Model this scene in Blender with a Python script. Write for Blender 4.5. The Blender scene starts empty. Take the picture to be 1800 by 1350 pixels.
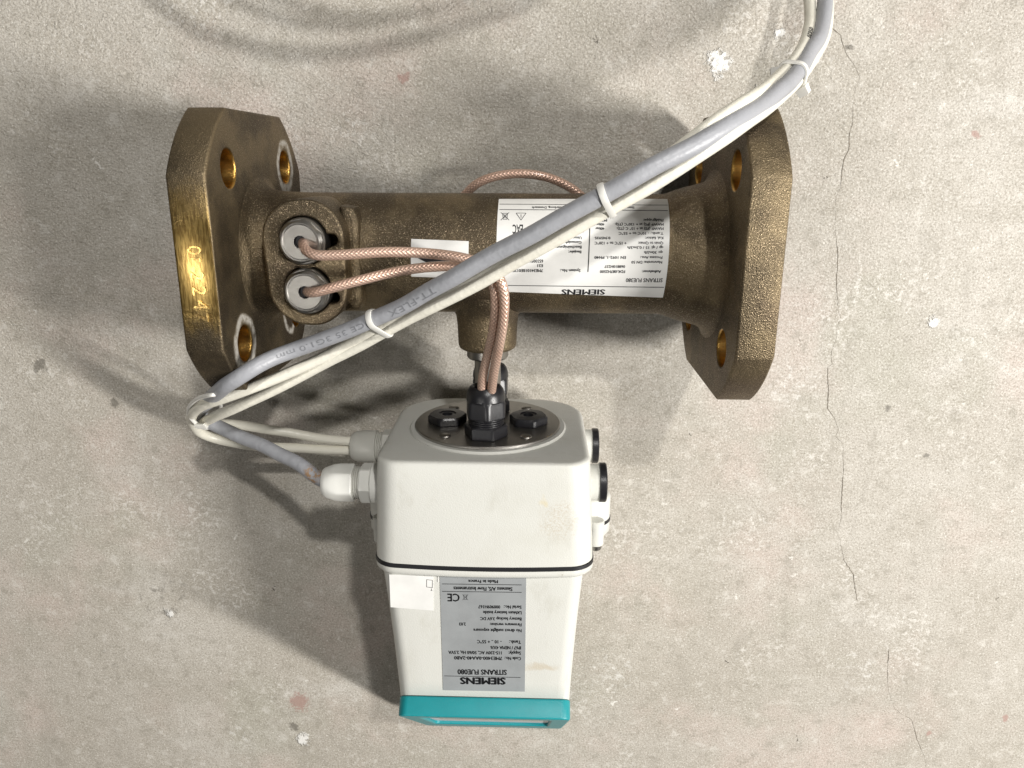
import bpy, bmesh, math, random
from mathutils import Vector, Matrix
random.seed(7)
S = bpy.context.scene
COL = S.collection
PI = math.pi
# ------------------------------------------------------------------ camera
CAM_M = [[0.999527, -0.012102, 0.028266, 0.025987], [0.003665, 0.959624, 0.281263, 0.045884], [-0.030528, -0.281026, 0.959214, 0.475503], [0.0, 0.0, 0.0, 1.0]]
CAM_LENS = 26.8306

cam = bpy.data.cameras.new('camera'); cam.sensor_fit = 'HORIZONTAL'; cam.sensor_width = 36; cam.lens = CAM_LENS
cam.clip_start = .01; cam.clip_end = 50
cam_o = bpy.data.objects.new('camera', cam); COL.objects.link(cam_o)
cam_o.matrix_world = Matrix(CAM_M); S.camera = cam_o
# ------------------------------------------------------------------ room light
W = bpy.data.worlds.new('World'); S.world = W; W.use_nodes = True
bg = W.node_tree.nodes['Background']; bg.inputs[0].default_value = (1, .97, .92, 1); bg.inputs[1].default_value = .05

def tube_lamp(name, toward, dist, power, length, width, colour):
    d = Vector(toward).normalized()
    L = bpy.data.lights.new(name, 'AREA'); L.shape = 'RECTANGLE'; L.size = length; L.size_y = width
    L.energy = power; L.color = colour
    o = bpy.data.objects.new(name, L); COL.objects.link(o)
    z = d; along = Vector((-.85, .5, 0)); along = (along - z * along.dot(z)).normalized()
    y = z.cross(along)
    m = Matrix((along, y, z)).transposed().to_4x4(); m.translation = d * dist + Vector((0, -.06, 0))
    o.matrix_world = m
    return o
tube_lamp('lamp_tube', (1.18, -.10, 1.0), 2.0, 51, .66, .10, (1, .972, .93))
tube_lamp('lamp_tube', (.34, .68, 1.0), 1.9, 16.5, .09, .06, (1, .975, .935))
tube_lamp('lamp_tube', (-.95, -.28, 1.98), 2.2, 6, .6, .10, (1, .97, .92))
S.view_settings.view_transform = 'Standard'; S.view_settings.look = 'None'
S.view_settings.exposure = .08; S.view_settings.gamma = 1
S.render.engine = 'CYCLES'; S.cycles.use_denoising = True
S.cycles.max_bounces = 6; S.cycles.caustics_reflective = False; S.cycles.caustics_refractive = False

# measured positions in metres
PIPE_TEXT = [('SIEMENS', 0.06109, 0.03931, -0.4685, -0.4759, 0.104, 0.045),('SITRANS FUE380', 0.08883, 0.07079, -0.2575, -0.2626, 0.0669, 0.03),('Aufnehmer:', 0.08768, 0.07827, -0.1251, -0.1275, 0.0452, 0.042),('FDK:087H2500', 0.07015, 0.05782, -0.1296, -0.1328, 0.0454, 0.042),('068810H237', 0.07001, 0.05991, -0.051, -0.0535, 0.0425, 0.042),('Nennweite: DN 50', 0.0879, 0.07289, 0.0204, 0.0168, 0.0418, 0.042),('Prozess Ans.:', 0.08789, 0.07712, 0.0934, 0.0908, 0.0414, 0.042),('EN 1092-1, PN40', 0.07019, 0.05485, 0.0892, 0.0857, 0.0415, 0.042),('qs: 30m3/h', 0.08795, 0.07886, 0.171, 0.1689, 0.0413, 0.042),('qp / qi: 15 / 0,3m3/h', 0.08816, 0.07074, 0.2455, 0.2416, 0.0415, 0.042),('Qmin to Qmax:', 0.08813, 0.07592, 0.314, 0.3113, 0.0419, 0.042),('+ 15°C to + 120°C', 0.07035, 0.05482, 0.3101, 0.3067, 0.0419, 0.042),('Kal. faktor:', 0.08813, 0.07919, 0.3939, 0.392, 0.041, 0.042),('0.945935', 0.06252, 0.05491, 0.3883, 0.3867, 0.041, 0.042),('T.amb.: - 10°C to + 55°C', 0.08816, 0.06644, 0.4689, 0.4641, 0.0421, 0.042),('MAWP (PS) at + 15° C (TS):', 0.08832, 0.06553, 0.5482, 0.5432, 0.0436, 0.042),('40bar', 0.05962, 0.05507, 0.5419, 0.5409, 0.0436, 0.042),('MAWP (PS) at + 120°C (TS):', 0.08841, 0.06479, 0.6215, 0.6162, 0.0436, 0.042),('40bar', 0.05966, 0.0551, 0.615, 0.614, 0.0435, 0.042),('Fluidgruppe:', 0.08843, 0.07859, 0.6985, 0.6962, 0.0479, 0.042),('PED/Kat', 0.06102, 0.05383, 0.6921, 0.6905, 0.0478, 0.042),('Siemens A/S, Flow Instruments, DK-6400 Sønderborg, Denmark', 0.07477, 0.02398, 0.9593, 0.9452, 0.049, 0.042),('System No.:', 0.04834, 0.03834, -0.118, -0.1205, 0.047, 0.042),('7ME34101BE012E82', 0.02991, 0.01302, -0.1227, -0.127, 0.0472, 0.042),('E21', 0.02988, 0.02709, -0.0474, -0.0481, 0.0426, 0.042),('653305H227', 0.03, 0.01986, 0.0266, 0.0242, 0.047, 0.042),('Baujahr:', 0.04851, 0.04208, 0.1686, 0.1672, 0.0414, 0.042),('2011', 0.03004, 0.02611, 0.1644, 0.1636, 0.0414, 0.042),('Bescheinigungs Nr.:', 0.04858, 0.03185, 0.2434, 0.2396, 0.0432, 0.042),('Genauigkeitsklasse:', 0.04855, 0.03182, 0.3171, 0.3135, 0.042, 0.042),('Umweltklasse:', 0.04853, 0.03703, 0.3887, 0.3862, 0.0428, 0.042),('C E', 0.0501, 0.04329, 0.5398, 0.5383, 0.0933, 0.02),('EAC', 0.01991, 0.0148, 0.5777, 0.5765, 0.1518, 0.03)]
PIPE_RULES = [[0.08989, -0.41574, 0.01135, -0.40665], [0.09091, 0.87007, 0.00804, 0.87044], [0.0913, 0.99981, 0.00789, 1.00112], [0.05247, 0.58678, 0.05197, -0.1622]]
PIPE_ICON = [[0.01635, 0.7961, 0.02128, 0.79729], [0.02128, 0.79729, 0.01886, 0.66043], [0.01886, 0.66043, 0.01635, 0.7961], [0.0188, 0.77028, 0.01884, 0.70689], [0.0088, 0.80771, 0.01301, 0.6591], [0.01289, 0.80871, 0.00894, 0.65817], [0.00972, 0.79004, 0.01211, 0.79062], [0.00972, 0.79004, 0.01009, 0.6744], [0.01211, 0.79062, 0.01194, 0.67482], [0.01009, 0.6744, 0.01194, 0.67482], [0.01054, 0.76831, 0.0106, 0.69475], [0.01133, 0.7685, 0.01139, 0.69493]]
PIPE_LABEL = [[0.00742, 1.16145], [0.09186, 1.19387], [0.09021, -0.62943], [0.00663, -0.52526]]
PIPE_STICKER = [[-0.03478, 0.33375], [-0.00655, 0.30396], [-0.00676, -0.29408], [-0.0353, -0.26287]]
PIPE_STICKER_BAR = [[-0.03173, 0.03735], [-0.00962, -0.00182], [-0.00907, -0.03296], [-0.02786, -0.02409]]
PLATE_TEXT = [('Made in France', 0.00862, -0.16534, -0.00707, -0.16548, 0.00193, 0.045),('Siemens A/S, Flow Instruments', 0.01624, -0.16967, -0.01497, -0.16995, 0.0023, 0.045),('CE', -0.01176, -0.17437, -0.0184, -0.17443, 0.00484, 0.03),('Serial No.:   000909H167', 0.02109, -0.18104, -0.00206, -0.18127, 0.00199, 0.045),('Lithium battery inside', 0.02111, -0.18465, 0.00048, -0.18486, 0.002, 0.045),('Battery backup 3.6V DC', 0.02114, -0.18865, -0.0011, -0.18888, 0.00194, 0.045),('Firmware version:', 0.02116, -0.19231, 0.00406, -0.19249, 0.00195, 0.045),('2.03', -0.0088, -0.19263, -0.01248, -0.19267, 0.00195, 0.045),('No direct sunlight exposure', 0.02118, -0.1961, -0.00488, -0.19639, 0.00204, 0.045),('Tamb.:', 0.02092, -0.20354, 0.01445, -0.20361, 0.00214, 0.045),('- 10 .. + 55°C', 0.01044, -0.20366, -0.00299, -0.20382, 0.00214, 0.045),('IP67 / NEMA 4X/6', 0.02094, -0.20737, 0.00424, -0.20757, 0.00208, 0.045),('Supply:', 0.02096, -0.21088, 0.01414, -0.21096, 0.00209, 0.045),('115-230V AC, 50/60 Hz, 2.5VA', 0.01042, -0.21101, -0.01882, -0.21137, 0.00209, 0.045),('Code No.:', 0.02098, -0.21449, 0.01196, -0.2146, 0.00218, 0.045),('7ME3400-0AA40-2AB0', 0.01072, -0.21462, -0.01579, -0.21495, 0.00218, 0.045),('SITRANS FUE080', 0.0132, -0.22342, -0.01413, -0.22378, 0.00338, 0.045),('SIEMENS', 0.01256, -0.22895, -0.01299, -0.2293, 0.00451, 0.06)]
PLATE_RULES = [[-0.02094, -0.16837, 0.02101, -0.16804], [-0.02108, -0.17302, 0.02104, -0.17267], [-0.0215, -0.22845, 0.02074, -0.22834]]
PLATE_ICON = [[-0.01026, -0.17469, -0.00731, -0.1782], [-0.00724, -0.17462, -0.01033, -0.17827], [-0.00966, -0.17503, -0.00785, -0.17499], [-0.00966, -0.17503, -0.00942, -0.17789], [-0.00785, -0.17499, -0.00821, -0.17786], [-0.00942, -0.17789, -0.00821, -0.17786]]
PLATE = [[-0.022, -0.164], [0.02336, -0.16332], [0.02317, -0.2381], [-0.02244, -0.23844]]
CODE_STICKER = [[-0.04866, -0.1632], [-0.02544, -0.16373], [-0.02603, -0.1854], [-0.04902, -0.18375]]
CODE_ICON = [[-0.02896, -0.16591, -0.02914, -0.17051], [-0.02914, -0.17051, -0.02613, -0.17079], [-0.02613, -0.17079, -0.02597, -0.1662], [-0.02597, -0.1662, -0.02896, -0.16591], [-0.0271, -0.17259, -0.02619, -0.17257], [-0.0266, -0.17133, -0.02665, -0.17258]]
SLIVER = [[-0.02304, -0.16385], [-0.02259, -0.16384], [-0.02271, -0.16753], [-0.02316, -0.16754]]
GREY = [(0.17482, 0.13444, 0.034),(0.17152, 0.12461, 0.044),(0.16596, 0.10893, 0.06),(0.15465, 0.09477, 0.08),(0.14251, 0.08322, 0.1),(0.12746, 0.0722, 0.121),(0.11052, 0.06267, 0.139),(0.09694, 0.05546, 0.147),(0.0805, 0.04718, 0.152),(0.06476, 0.03869, 0.153),(0.05355, 0.0323, 0.152),(0.03987, 0.02449, 0.149),(0.0233, 0.01487, 0.145),(0.00343, 0.00345, 0.14),(-0.0205, -0.01059, 0.132),(-0.03748, -0.01998, 0.126),(-0.0534, -0.02798, 0.122),(-0.07292, -0.03651, 0.117),(-0.09587, -0.045, 0.117),(-0.1063, -0.04875, 0.125),(-0.11617, -0.05512, 0.129),(-0.12276, -0.05949, 0.126),(-0.13274, -0.06673, 0.115),(-0.1455, -0.07618, 0.098),(-0.15866, -0.08768, 0.078),(-0.16482, -0.09688, 0.066),(-0.15907, -0.102, 0.062),(-0.14388, -0.1066, 0.068),(-0.12553, -0.10953, 0.076),(-0.11252, -0.11274, 0.083),(-0.10014, -0.11577, 0.09),(-0.09208, -0.11956, 0.095),(-0.08732, -0.12239, 0.096),(-0.07926, -0.12292, 0.096)]
WHITE1 = [(0.16551, 0.13447, 0.034),(0.16444, 0.12499, 0.042),(0.1629, 0.11702, 0.05),(0.15851, 0.10629, 0.064),(0.15342, 0.09917, 0.075),(0.14714, 0.09242, 0.085),(0.13657, 0.08336, 0.101),(0.12355, 0.07558, 0.119),(0.10898, 0.06745, 0.137),(0.09709, 0.06061, 0.1445),(0.08602, 0.05215, 0.145),(0.07518, 0.04332, 0.143),(0.06387, 0.0345, 0.142),(0.05582, 0.02832, 0.141),(0.04046, 0.01894, 0.138),(0.02326, 0.00812, 0.134),(0.00257, -0.00452, 0.128),(-0.02132, -0.01778, 0.121),(-0.04054, -0.02818, 0.115),(-0.05474, -0.03567, 0.111),(-0.06796, -0.04338, 0.107),(-0.08789, -0.05361, 0.107),(-0.1058, -0.06101, 0.109),(-0.12246, -0.06693, 0.111),(-0.1362, -0.07195, 0.11),(-0.1484, -0.07839, 0.101),(-0.16031, -0.088, 0.086),(-0.16886, -0.09935, 0.068),(-0.17081, -0.11071, 0.054),(-0.16506, -0.11535, 0.05),(-0.15554, -0.11926, 0.047),(-0.14227, -0.12242, 0.044),(-0.12266, -0.12363, 0.042),(-0.10194, -0.12482, 0.041),(-0.08404, -0.12528, 0.041),(-0.07388, -0.1255, 0.041)]
WHITE2 = [(0.17871, 0.13604, 0.026),(0.17533, 0.12588, 0.037),(0.17155, 0.1103, 0.051),(0.16085, 0.09588, 0.071),(0.14891, 0.08461, 0.091),(0.13145, 0.07164, 0.116),(0.11426, 0.06186, 0.1375),(0.10672, 0.05713, 0.144),(0.09726, 0.05126, 0.147),(0.08622, 0.04363, 0.147),(0.07498, 0.03632, 0.147),(0.05698, 0.02643, 0.145),(0.04747, 0.02082, 0.143),(0.02926, 0.00934, 0.138),(0.00535, -0.00535, 0.131),(-0.02112, -0.02012, 0.123),(-0.03396, -0.02723, 0.118),(-0.05095, -0.03712, 0.112),(-0.06816, -0.04689, 0.107),(-0.08939, -0.0583, 0.103),(-0.10639, -0.06791, 0.101),(-0.12115, -0.07491, 0.099),(-0.13719, -0.08307, 0.094),(-0.15175, -0.09119, 0.084),(-0.16291, -0.09926, 0.068),(-0.16387, -0.10417, 0.055),(-0.15679, -0.10546, 0.05),(-0.14305, -0.10849, 0.047),(-0.12156, -0.11362, 0.043),(-0.10703, -0.11709, 0.041),(-0.08371, -0.11933, 0.041),(-0.0736, -0.11992, 0.041)]
COPPER_A = [(-0.08386, 0.00868, 0.112),(-0.08182, 0.00792, 0.12),(-0.07935, 0.00557, 0.1245),(-0.07494, 0.00401, 0.1265),(-0.06248, 0.00416, 0.127),(-0.04192, 0.00537, 0.125),(-0.02142, 0.00439, 0.122),(-0.00689, 0.00254, 0.123),(0.00293, -0.00026, 0.125),(0.00949, -0.00554, 0.126),(0.01181, -0.01304, 0.125),(0.01143, -0.0257, 0.122),(0.00894, -0.04118, 0.115),(0.00621, -0.05513, 0.106),(0.00422, -0.06893, 0.097),(0.00342, -0.07546, 0.094)]
COPPER_B = [(-0.08366, -0.01496, 0.112),(-0.08103, -0.01443, 0.12),(-0.07702, -0.01381, 0.1235),(-0.07155, -0.01226, 0.1245),(-0.05878, -0.00885, 0.1235),(-0.03828, -0.00442, 0.118),(-0.02225, -0.0023, 0.117),(-0.00741, -0.00205, 0.118),(0.00151, -0.00436, 0.12),(0.00633, -0.00922, 0.121),(0.00758, -0.02068, 0.12),(0.00622, -0.03264, 0.1155),(0.00288, -0.04755, 0.107),(5e-05, -0.05986, 0.1),(-0.00092, -0.06976, 0.0955),(-0.00077, -0.07552, 0.094)]
COPPER_ARC = [(-0.01506, 0.02616, 0.03),(-0.00933, 0.03189, 0.032),(-0.0002, 0.03631, 0.034),(0.01573, 0.03885, 0.035),(0.03159, 0.03706, 0.034),(0.04447, 0.03183, 0.032),(0.0511, 0.02712, 0.03)]
CRACK = [(0.19084, 0.12682, 0.0),(0.19221, 0.11803, 0.0),(0.19741, 0.11448, 0.0),(0.20018, 0.10765, 0.0),(0.20183, 0.10466, 0.0),(0.20824, 0.09713, 0.0),(0.21116, 0.09198, 0.0),(0.2095, 0.08739, 0.0),(0.20923, 0.08186, 0.0),(0.20918, 0.07722, -0.0),(0.21005, 0.06786, 0.0),(0.20888, 0.06156, 0.0),(0.20989, 0.05361, 0.0),(0.20771, 0.04718, 0.0),(0.20718, 0.04071, 0.0),(0.20773, 0.03091, 0.0),(0.20565, 0.02595, 0.0),(0.20721, 0.00756, 0.0),(0.211, -0.00951, 0.0),(0.21209, -0.02695, 0.0),(0.21544, -0.04294, 0.0),(0.21751, -0.04832, 0.0),(0.21606, -0.05378, 0.0),(0.21625, -0.06109, 0.0),(0.21417, -0.07034, 0.0),(0.21542, -0.07778, 0.0),(0.21314, -0.07968, 0.0),(0.21552, -0.0967, 0.0),(0.21643, -0.10746, 0.0),(0.2221, -0.11516, 0.0),(0.2251, -0.12178, 0.0),(0.22426, -0.12692, 0.0),(0.22926, -0.13161, 0.0),(0.23162, -0.14762, 0.0),(0.23303, -0.16807, -0.0),(0.23472, -0.18476, -0.0),(0.23336, -0.19539, -0.0),(0.23557, -0.20091, -0.0),(0.24062, -0.21682, 0.0),(0.24817, -0.22764, -0.0),(0.25376, -0.24985, 0.0)]
CRACK2 = [(0.2808, -0.28602, 0.0),(0.28225, -0.30492, 0.0),(0.28542, -0.32171, 0.0),(0.29155, -0.33623, 0.0),(0.29755, -0.341, 0.0),(0.30563, -0.34573, 0.0),(0.31194, -0.36312, 0.0),(0.31963, -0.37819, -0.0),(0.32533, -0.39616, 0.0)]
SPOTS = [(0.1299, 0.0995, 0.0075, 'w'),(0.1639, 0.1145, 0.003, 'w'),(0.1528, 0.0864, 0.003, 'w'),(0.1645, 0.1151, 0.002, 'w'),(-0.0518, 0.0915, 0.0042, 'r'),(-0.1466, -0.3422, 0.009, 'r'),(-0.1515, -0.3669, 0.005, 'd'),(-0.2531, -0.1099, 0.0035, 'd'),(-0.299, -0.0858, 0.005, 'd'),(0.3214, -0.3578, 0.003, 'r'),(0.2745, -0.0496, 0.004, 'w'),(0.2529, -0.1062, 0.002, 'd'),(0.283, -0.1395, 0.002, 'd'),(0.3733, -0.3423, 0.003, 'r'),(0.2802, 0.0602, 0.003, 'r'),(0.2036, 0.1085, 0.002, 'd'),(-0.1947, -0.3734, 0.012, 'w'),(-0.2343, -0.2681, 0.004, 'w'),(-0.147, -0.3771, 0.006, 'w'),(-0.2323, -0.2517, 0.02, 'd'),(-0.2829, -0.315, 0.02, 'd'),(-0.2417, -0.2612, 0.02, 'd'),(0.1949, -0.0931, 0.02, 'w'),(0.2975, -0.062, 0.015, 'w'),(0.2622, -0.3055, 0.02, 'w'),(0.0872, -0.3101, 0.02, 'w')]
LOOP_G = [(-0.2456, 0.2282, 0.005),(-0.2014, 0.2001, 0.055),(-0.149, 0.19, 0.1),(-0.1232, 0.1797, 0.11),(-0.094, 0.1746, 0.115),(-0.0554, 0.1727, 0.12),(-0.0246, 0.1757, 0.12),(0.0194, 0.1845, 0.115),(0.0534, 0.1877, 0.1),(0.125, 0.236, 0.072),(0.163, 0.215, 0.048),(0.176, 0.176, 0.036)]
LOOP_W = [(-0.1895, 0.2278, 0.005),(-0.1454, 0.1999, 0.055),(-0.1012, 0.1912, 0.1),(-0.0763, 0.1879, 0.11),(-0.0533, 0.1852, 0.115),(-0.0302, 0.1866, 0.12),(-0.0089, 0.1885, 0.12),(0.0255, 0.1927, 0.115),(0.0593, 0.195, 0.1),(0.125, 0.236, 0.072),(0.163, 0.215, 0.048),(0.176, 0.176, 0.036)]
CT = {'rust': (-0.09247, -0.1175, 0.0975), 'tt': [(-0.02047, -0.0102, 0.136),(-0.04172, -0.02205, 0.128)], 'ce': [(-0.05544, -0.02868, 0.124),(-0.09912, -0.04643, 0.116)], 'w': [(0.15873, 0.1068, 0.064),(0.15446, 0.1007, 0.073)], 't1': (-0.05086, -0.02734, 0.121), 't2': (0.05493, 0.03254, 0.152), 't3': (0.14355, 0.08556, 0.096), 'tail': [(0.14003, 0.08608, 0.098),(0.13334, 0.08504, 0.094)], 'loop': [(-0.16394, -0.10485, 0.05),(-0.1623, -0.10007, 0.046),(-0.15502, -0.09079, 0.06),(-0.14786, -0.08094, 0.08),(-0.13075, -0.06468, 0.1235),(-0.14073, -0.06863, 0.115),(-0.15112, -0.0756, 0.103),(-0.158, -0.08239, 0.094),(-0.1602, -0.08764, 0.089),(-0.15951, -0.09193, 0.086),(-0.15867, -0.09633, 0.081),(-0.16298, -0.10416, 0.062)], 'head': [(-0.15681, -0.09321, 0.086),(-0.15655, -0.09934, 0.08)], 'anchor': (-0.13075, -0.06468, 0.1235)}

# ------------------------------------------------------------------ materials
class NT:
    def __init__(s, name):
        s.m = bpy.data.materials.new(name); s.m.use_nodes = True; s.t = s.m.node_tree
        s.b = s.t.nodes['Principled BSDF']
    def n(s, kind, **kw):
        k = s.t.nodes.new(kind)
        for a, v in kw.items(): setattr(k, a, v)
        return k
    def put(s, v, sock):
        if isinstance(v, bpy.types.NodeSocket): s.t.links.new(v, sock)
        elif isinstance(v, (tuple, list)):
            v = tuple(v); sock.default_value = v + (1,) if len(v) == 3 and len(sock.default_value) == 4 else v
        else: sock.default_value = v
    def obj(s): return s.n('ShaderNodeTexCoord').outputs['Object']
    def uv(s): return s.n('ShaderNodeTexCoord').outputs['UV']
    def scale(s, v, xyz):
        k = s.n('ShaderNodeMapping'); s.put(v, k.inputs[0]); k.inputs[3].default_value = xyz; return k.outputs[0]
    def noise(s, v, sc, det=3, rough=.55, dist=0):
        k = s.n('ShaderNodeTexNoise'); s.put(v, k.inputs['Vector']); k.inputs['Scale'].default_value = sc
        k.inputs['Detail'].default_value = det; k.inputs['Roughness'].default_value = rough; k.inputs['Distortion'].default_value = dist
        return k.outputs[0]
    def vor(s, v, sc):
        k = s.n('ShaderNodeTexVoronoi'); s.put(v, k.inputs['Vector']); k.inputs['Scale'].default_value = sc; return k.outputs['Distance']
    def step(s, v, a, b, lo=0., hi=1.):
        k = s.n('ShaderNodeMapRange', interpolation_type='SMOOTHSTEP'); s.put(v, k.inputs[0])
        for i, x in enumerate((a, b, lo, hi)): k.inputs[i + 1].default_value = x
        return k.outputs[0]
    def math(s, op, a, b=0.):
        k = s.n('ShaderNodeMath', operation=op); s.put(a, k.inputs[0]); s.put(b, k.inputs[1]); return k.outputs[0]
    def mix(s, f, a, b):
        k = s.n('ShaderNodeMix', data_type='RGBA'); s.put(f, k.inputs[0]); s.put(a, k.inputs[6]); s.put(b, k.inputs[7]); return k.outputs[2]
    def dist(s, v, c):
        k = s.n('ShaderNodeVectorMath', operation='DISTANCE'); s.put(v, k.inputs[0]); k.inputs[1].default_value = c; return k.outputs['Value']
    def add(s, a, b):
        k = s.n('ShaderNodeVectorMath', operation='ADD'); s.put(a, k.inputs[0]); s.put(b, k.inputs[1]); return k.outputs[0]
    def mul(s, a, b):
        k = s.n('ShaderNodeVectorMath', operation='MULTIPLY'); s.put(a, k.inputs[0]); s.put(b, k.inputs[1]); return k.outputs[0]
    def bump(s, h, dist, strength=1., normal=None):
        k = s.n('ShaderNodeBump'); s.put(h, k.inputs['Height']); k.inputs['Distance'].default_value = dist; k.inputs['Strength'].default_value = strength
        if normal is not None: s.put(normal, k.inputs['Normal'])
        return k.outputs[0]
    def set(s, col=None, rough=None, metal=None, normal=None, **kw):
        for key, v in (('Base Color', col), ('Roughness', rough), ('Metallic', metal), ('Normal', normal)):
            if v is not None: s.put(v, s.b.inputs[key])
        for k, v in kw.items(): s.put(v, s.b.inputs[k.replace('_', ' ')])
        return s.m

def plain(name, col, rough, metal=0., grain=0., gscale=2500, mott=.0, mscale=60):
    g = NT(name); o = g.obj(); c = col
    if mott: c = g.mix(g.step(g.noise(o, mscale, 5, .6), .35, .7), col, tuple(x * (1 - mott) for x in col))
    nr = g.bump(g.noise(o, gscale, 2), grain) if grain else None
    return g.set(c, rough, metal, nr)

def m_floor():
    g = NT('concrete'); o = g.obj()
    wob = g.add(o, g.mul(g.add(g.n_color(o, 60), (-.5, -.5, -.5)), (.012, .012, 0)))
    big = g.step(g.noise(o, 5.5, 4, .55), .36, .64)
    med = g.step(g.noise(o, 26, 5, .6), .34, .68)
    pink = g.step(g.noise(g.add(o, (3, 1, 0)), 9, 4, .6), .48, .7)
    fine = g.noise(o, 760, 3, .65)
    grit = g.noise(o, 1300, 2, .6)
    c = g.mix(big, (.435, .402, .350), (.50, .47, .418))
    c = g.mix(g.math('MULTIPLY', med, .6), c, (.375, .345, .29))
    c = g.mix(g.math('MULTIPLY', pink, .75), c, (.53, .445, .395))
    green = g.step(g.noise(g.add(o, (7, 2, 0)), 7, 4, .6), .52, .70)
    c = g.mix(g.math('MULTIPLY', green, .7), c, (.385, .37, .305))
    bloom = g.step(g.noise(g.scale(g.add(o, (2, 5, 0)), (1, 1.6, 1)), 11, 6, .68), .54, .72)
    c = g.mix(g.math('MULTIPLY', bloom, .6), c, (.60, .575, .53))
    c = g.mix(g.step(fine, .33, .51, .54, 0), c, (.215, .185, .145))
    c = g.mix(g.step(fine, .54, .68, 0, .50), c, (.66, .635, .575))
    c = g.mix(g.step(grit, .55, .68, 0, .6), c, (.21, .185, .15))
    c = g.mix(g.step(g.noise(o, 900, 2, .5), .61, .69, 0, .7), c, (.76, .735, .68))
    blot = g.noise(g.add(o, (6, 6, 0)), 95, 5, .72)
    c = g.mix(g.step(blot, .34, .47, .40, 0), c, (.25, .228, .185))
    c = g.mix(g.step(blot, .55, .68, 0, .45), c, (.66, .635, .585))
    trowel = g.noise(g.scale(g.add(o, (1, 8, 0)), (1, .22, 1)), 60, 4, .6)
    c = g.mix(g.step(trowel, .56, .70, 0, .22), c, (.30, .275, .235))
    # pale scuffs and flecks, dark pits
    sc = g.math('MULTIPLY', g.step(g.noise(o, 13, 5, .7), .50, .66), g.step(g.noise(o, 260, 3, .75), .50, .62))
    c = g.mix(g.math('MULTIPLY', sc, .6), c, (.74, .715, .67))
    rag = g.mul(g.add(g.n_color(o, 260), (-.5, -.5, -.5)), (.011, .011, 0))
    v = g.vor(g.add(g.add(o, (.37, .11, 0)), rag), 42)
    pit = g.math('MULTIPLY', g.step(v, .02, .06, 1, 0), g.step(g.noise(o, 21, 2), .54, .60))
    c = g.mix(g.math('MULTIPLY', pit, .75), c, (.13, .11, .09))
    v2 = g.vor(g.add(o, rag), 60)
    fl = g.math('MULTIPLY', g.step(v2, .03, .10, 1, 0), g.step(g.noise(o, 15, 3), .48, .56))
    c = g.mix(g.math('MULTIPLY', fl, .7), c, (.78, .76, .71))
    wsum = None
    for x, y, r, k in SPOTS:
        dd = g.dist(wob, (x, y, 0))
        tear = g.math('ADD', dd, g.math('MULTIPLY', g.math('SUBTRACT', g.noise(o, 300, 3, .7), .5), r * 2.2))
        big_r = r > .0095
        f = g.step(tear, r * .45, r * 1.0, .45 if big_r else .85, 0)
        if big_r: f = g.math('MULTIPLY', f, g.step(g.noise(o, 170, 4, .7), .50, .66))
        c = g.mix(f, c, {'w': (.80, .79, .76), 'r': (.36, .24, .205), 'd': (.17, .155, .13)}[k])
        if k == 'w' and not big_r: wsum = f if wsum is None else g.math('MAXIMUM', wsum, f)
    # relief: a wormy trowelled skin, stronger towards the top left, over a fine sandy grain
    rot = g.n('ShaderNodeMapping'); g.put(o, rot.inputs[0]); rot.inputs[2].default_value = (0, 0, .95); rot.inputs[3].default_value = (.55, 1, 1)
    worm = g.math('ABSOLUTE', g.math('SUBTRACT', g.noise(rot.outputs[0], 330, 2, .5, .4), .5))
    sep = g.n('ShaderNodeSeparateXYZ'); g.put(o, sep.inputs[0])
    zone = g.math('ADD', g.math('SUBTRACT', g.math('MULTIPLY', sep.outputs[1], 3.2), g.math('MULTIPLY', sep.outputs[0], 1.0)), g.math('MULTIPLY', g.noise(o, 7, 3), .9))
    zone = g.step(zone, .0, .8, .12, 1)
    h = g.math('MULTIPLY', g.math('MULTIPLY', worm, zone), 2.3)
    h = g.math('ADD', h, g.math('MULTIPLY', g.math('MULTIPLY', fine, g.step(zone, 0., 1., .34, .6)), 1.))
    h = g.math('ADD', h, g.math('MULTIPLY', g.noise(o, 110, 3), .45))
    h = g.math('SUBTRACT', h, g.math('MULTIPLY', pit, .8))
    if wsum is not None: h = g.math('ADD', h, g.math('MULTIPLY', wsum, 1.3))
    return g.set(c, g.step(fine, .3, .7, .75, .55), 0., g.bump(h, .00062, 1.))
def n_color(s, v, sc):
    k = s.n('ShaderNodeTexNoise'); s.put(v, k.inputs['Vector']); k.inputs['Scale'].default_value = sc; k.inputs['Detail'].default_value = 3; return k.outputs[1]
NT.n_color = n_color

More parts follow.
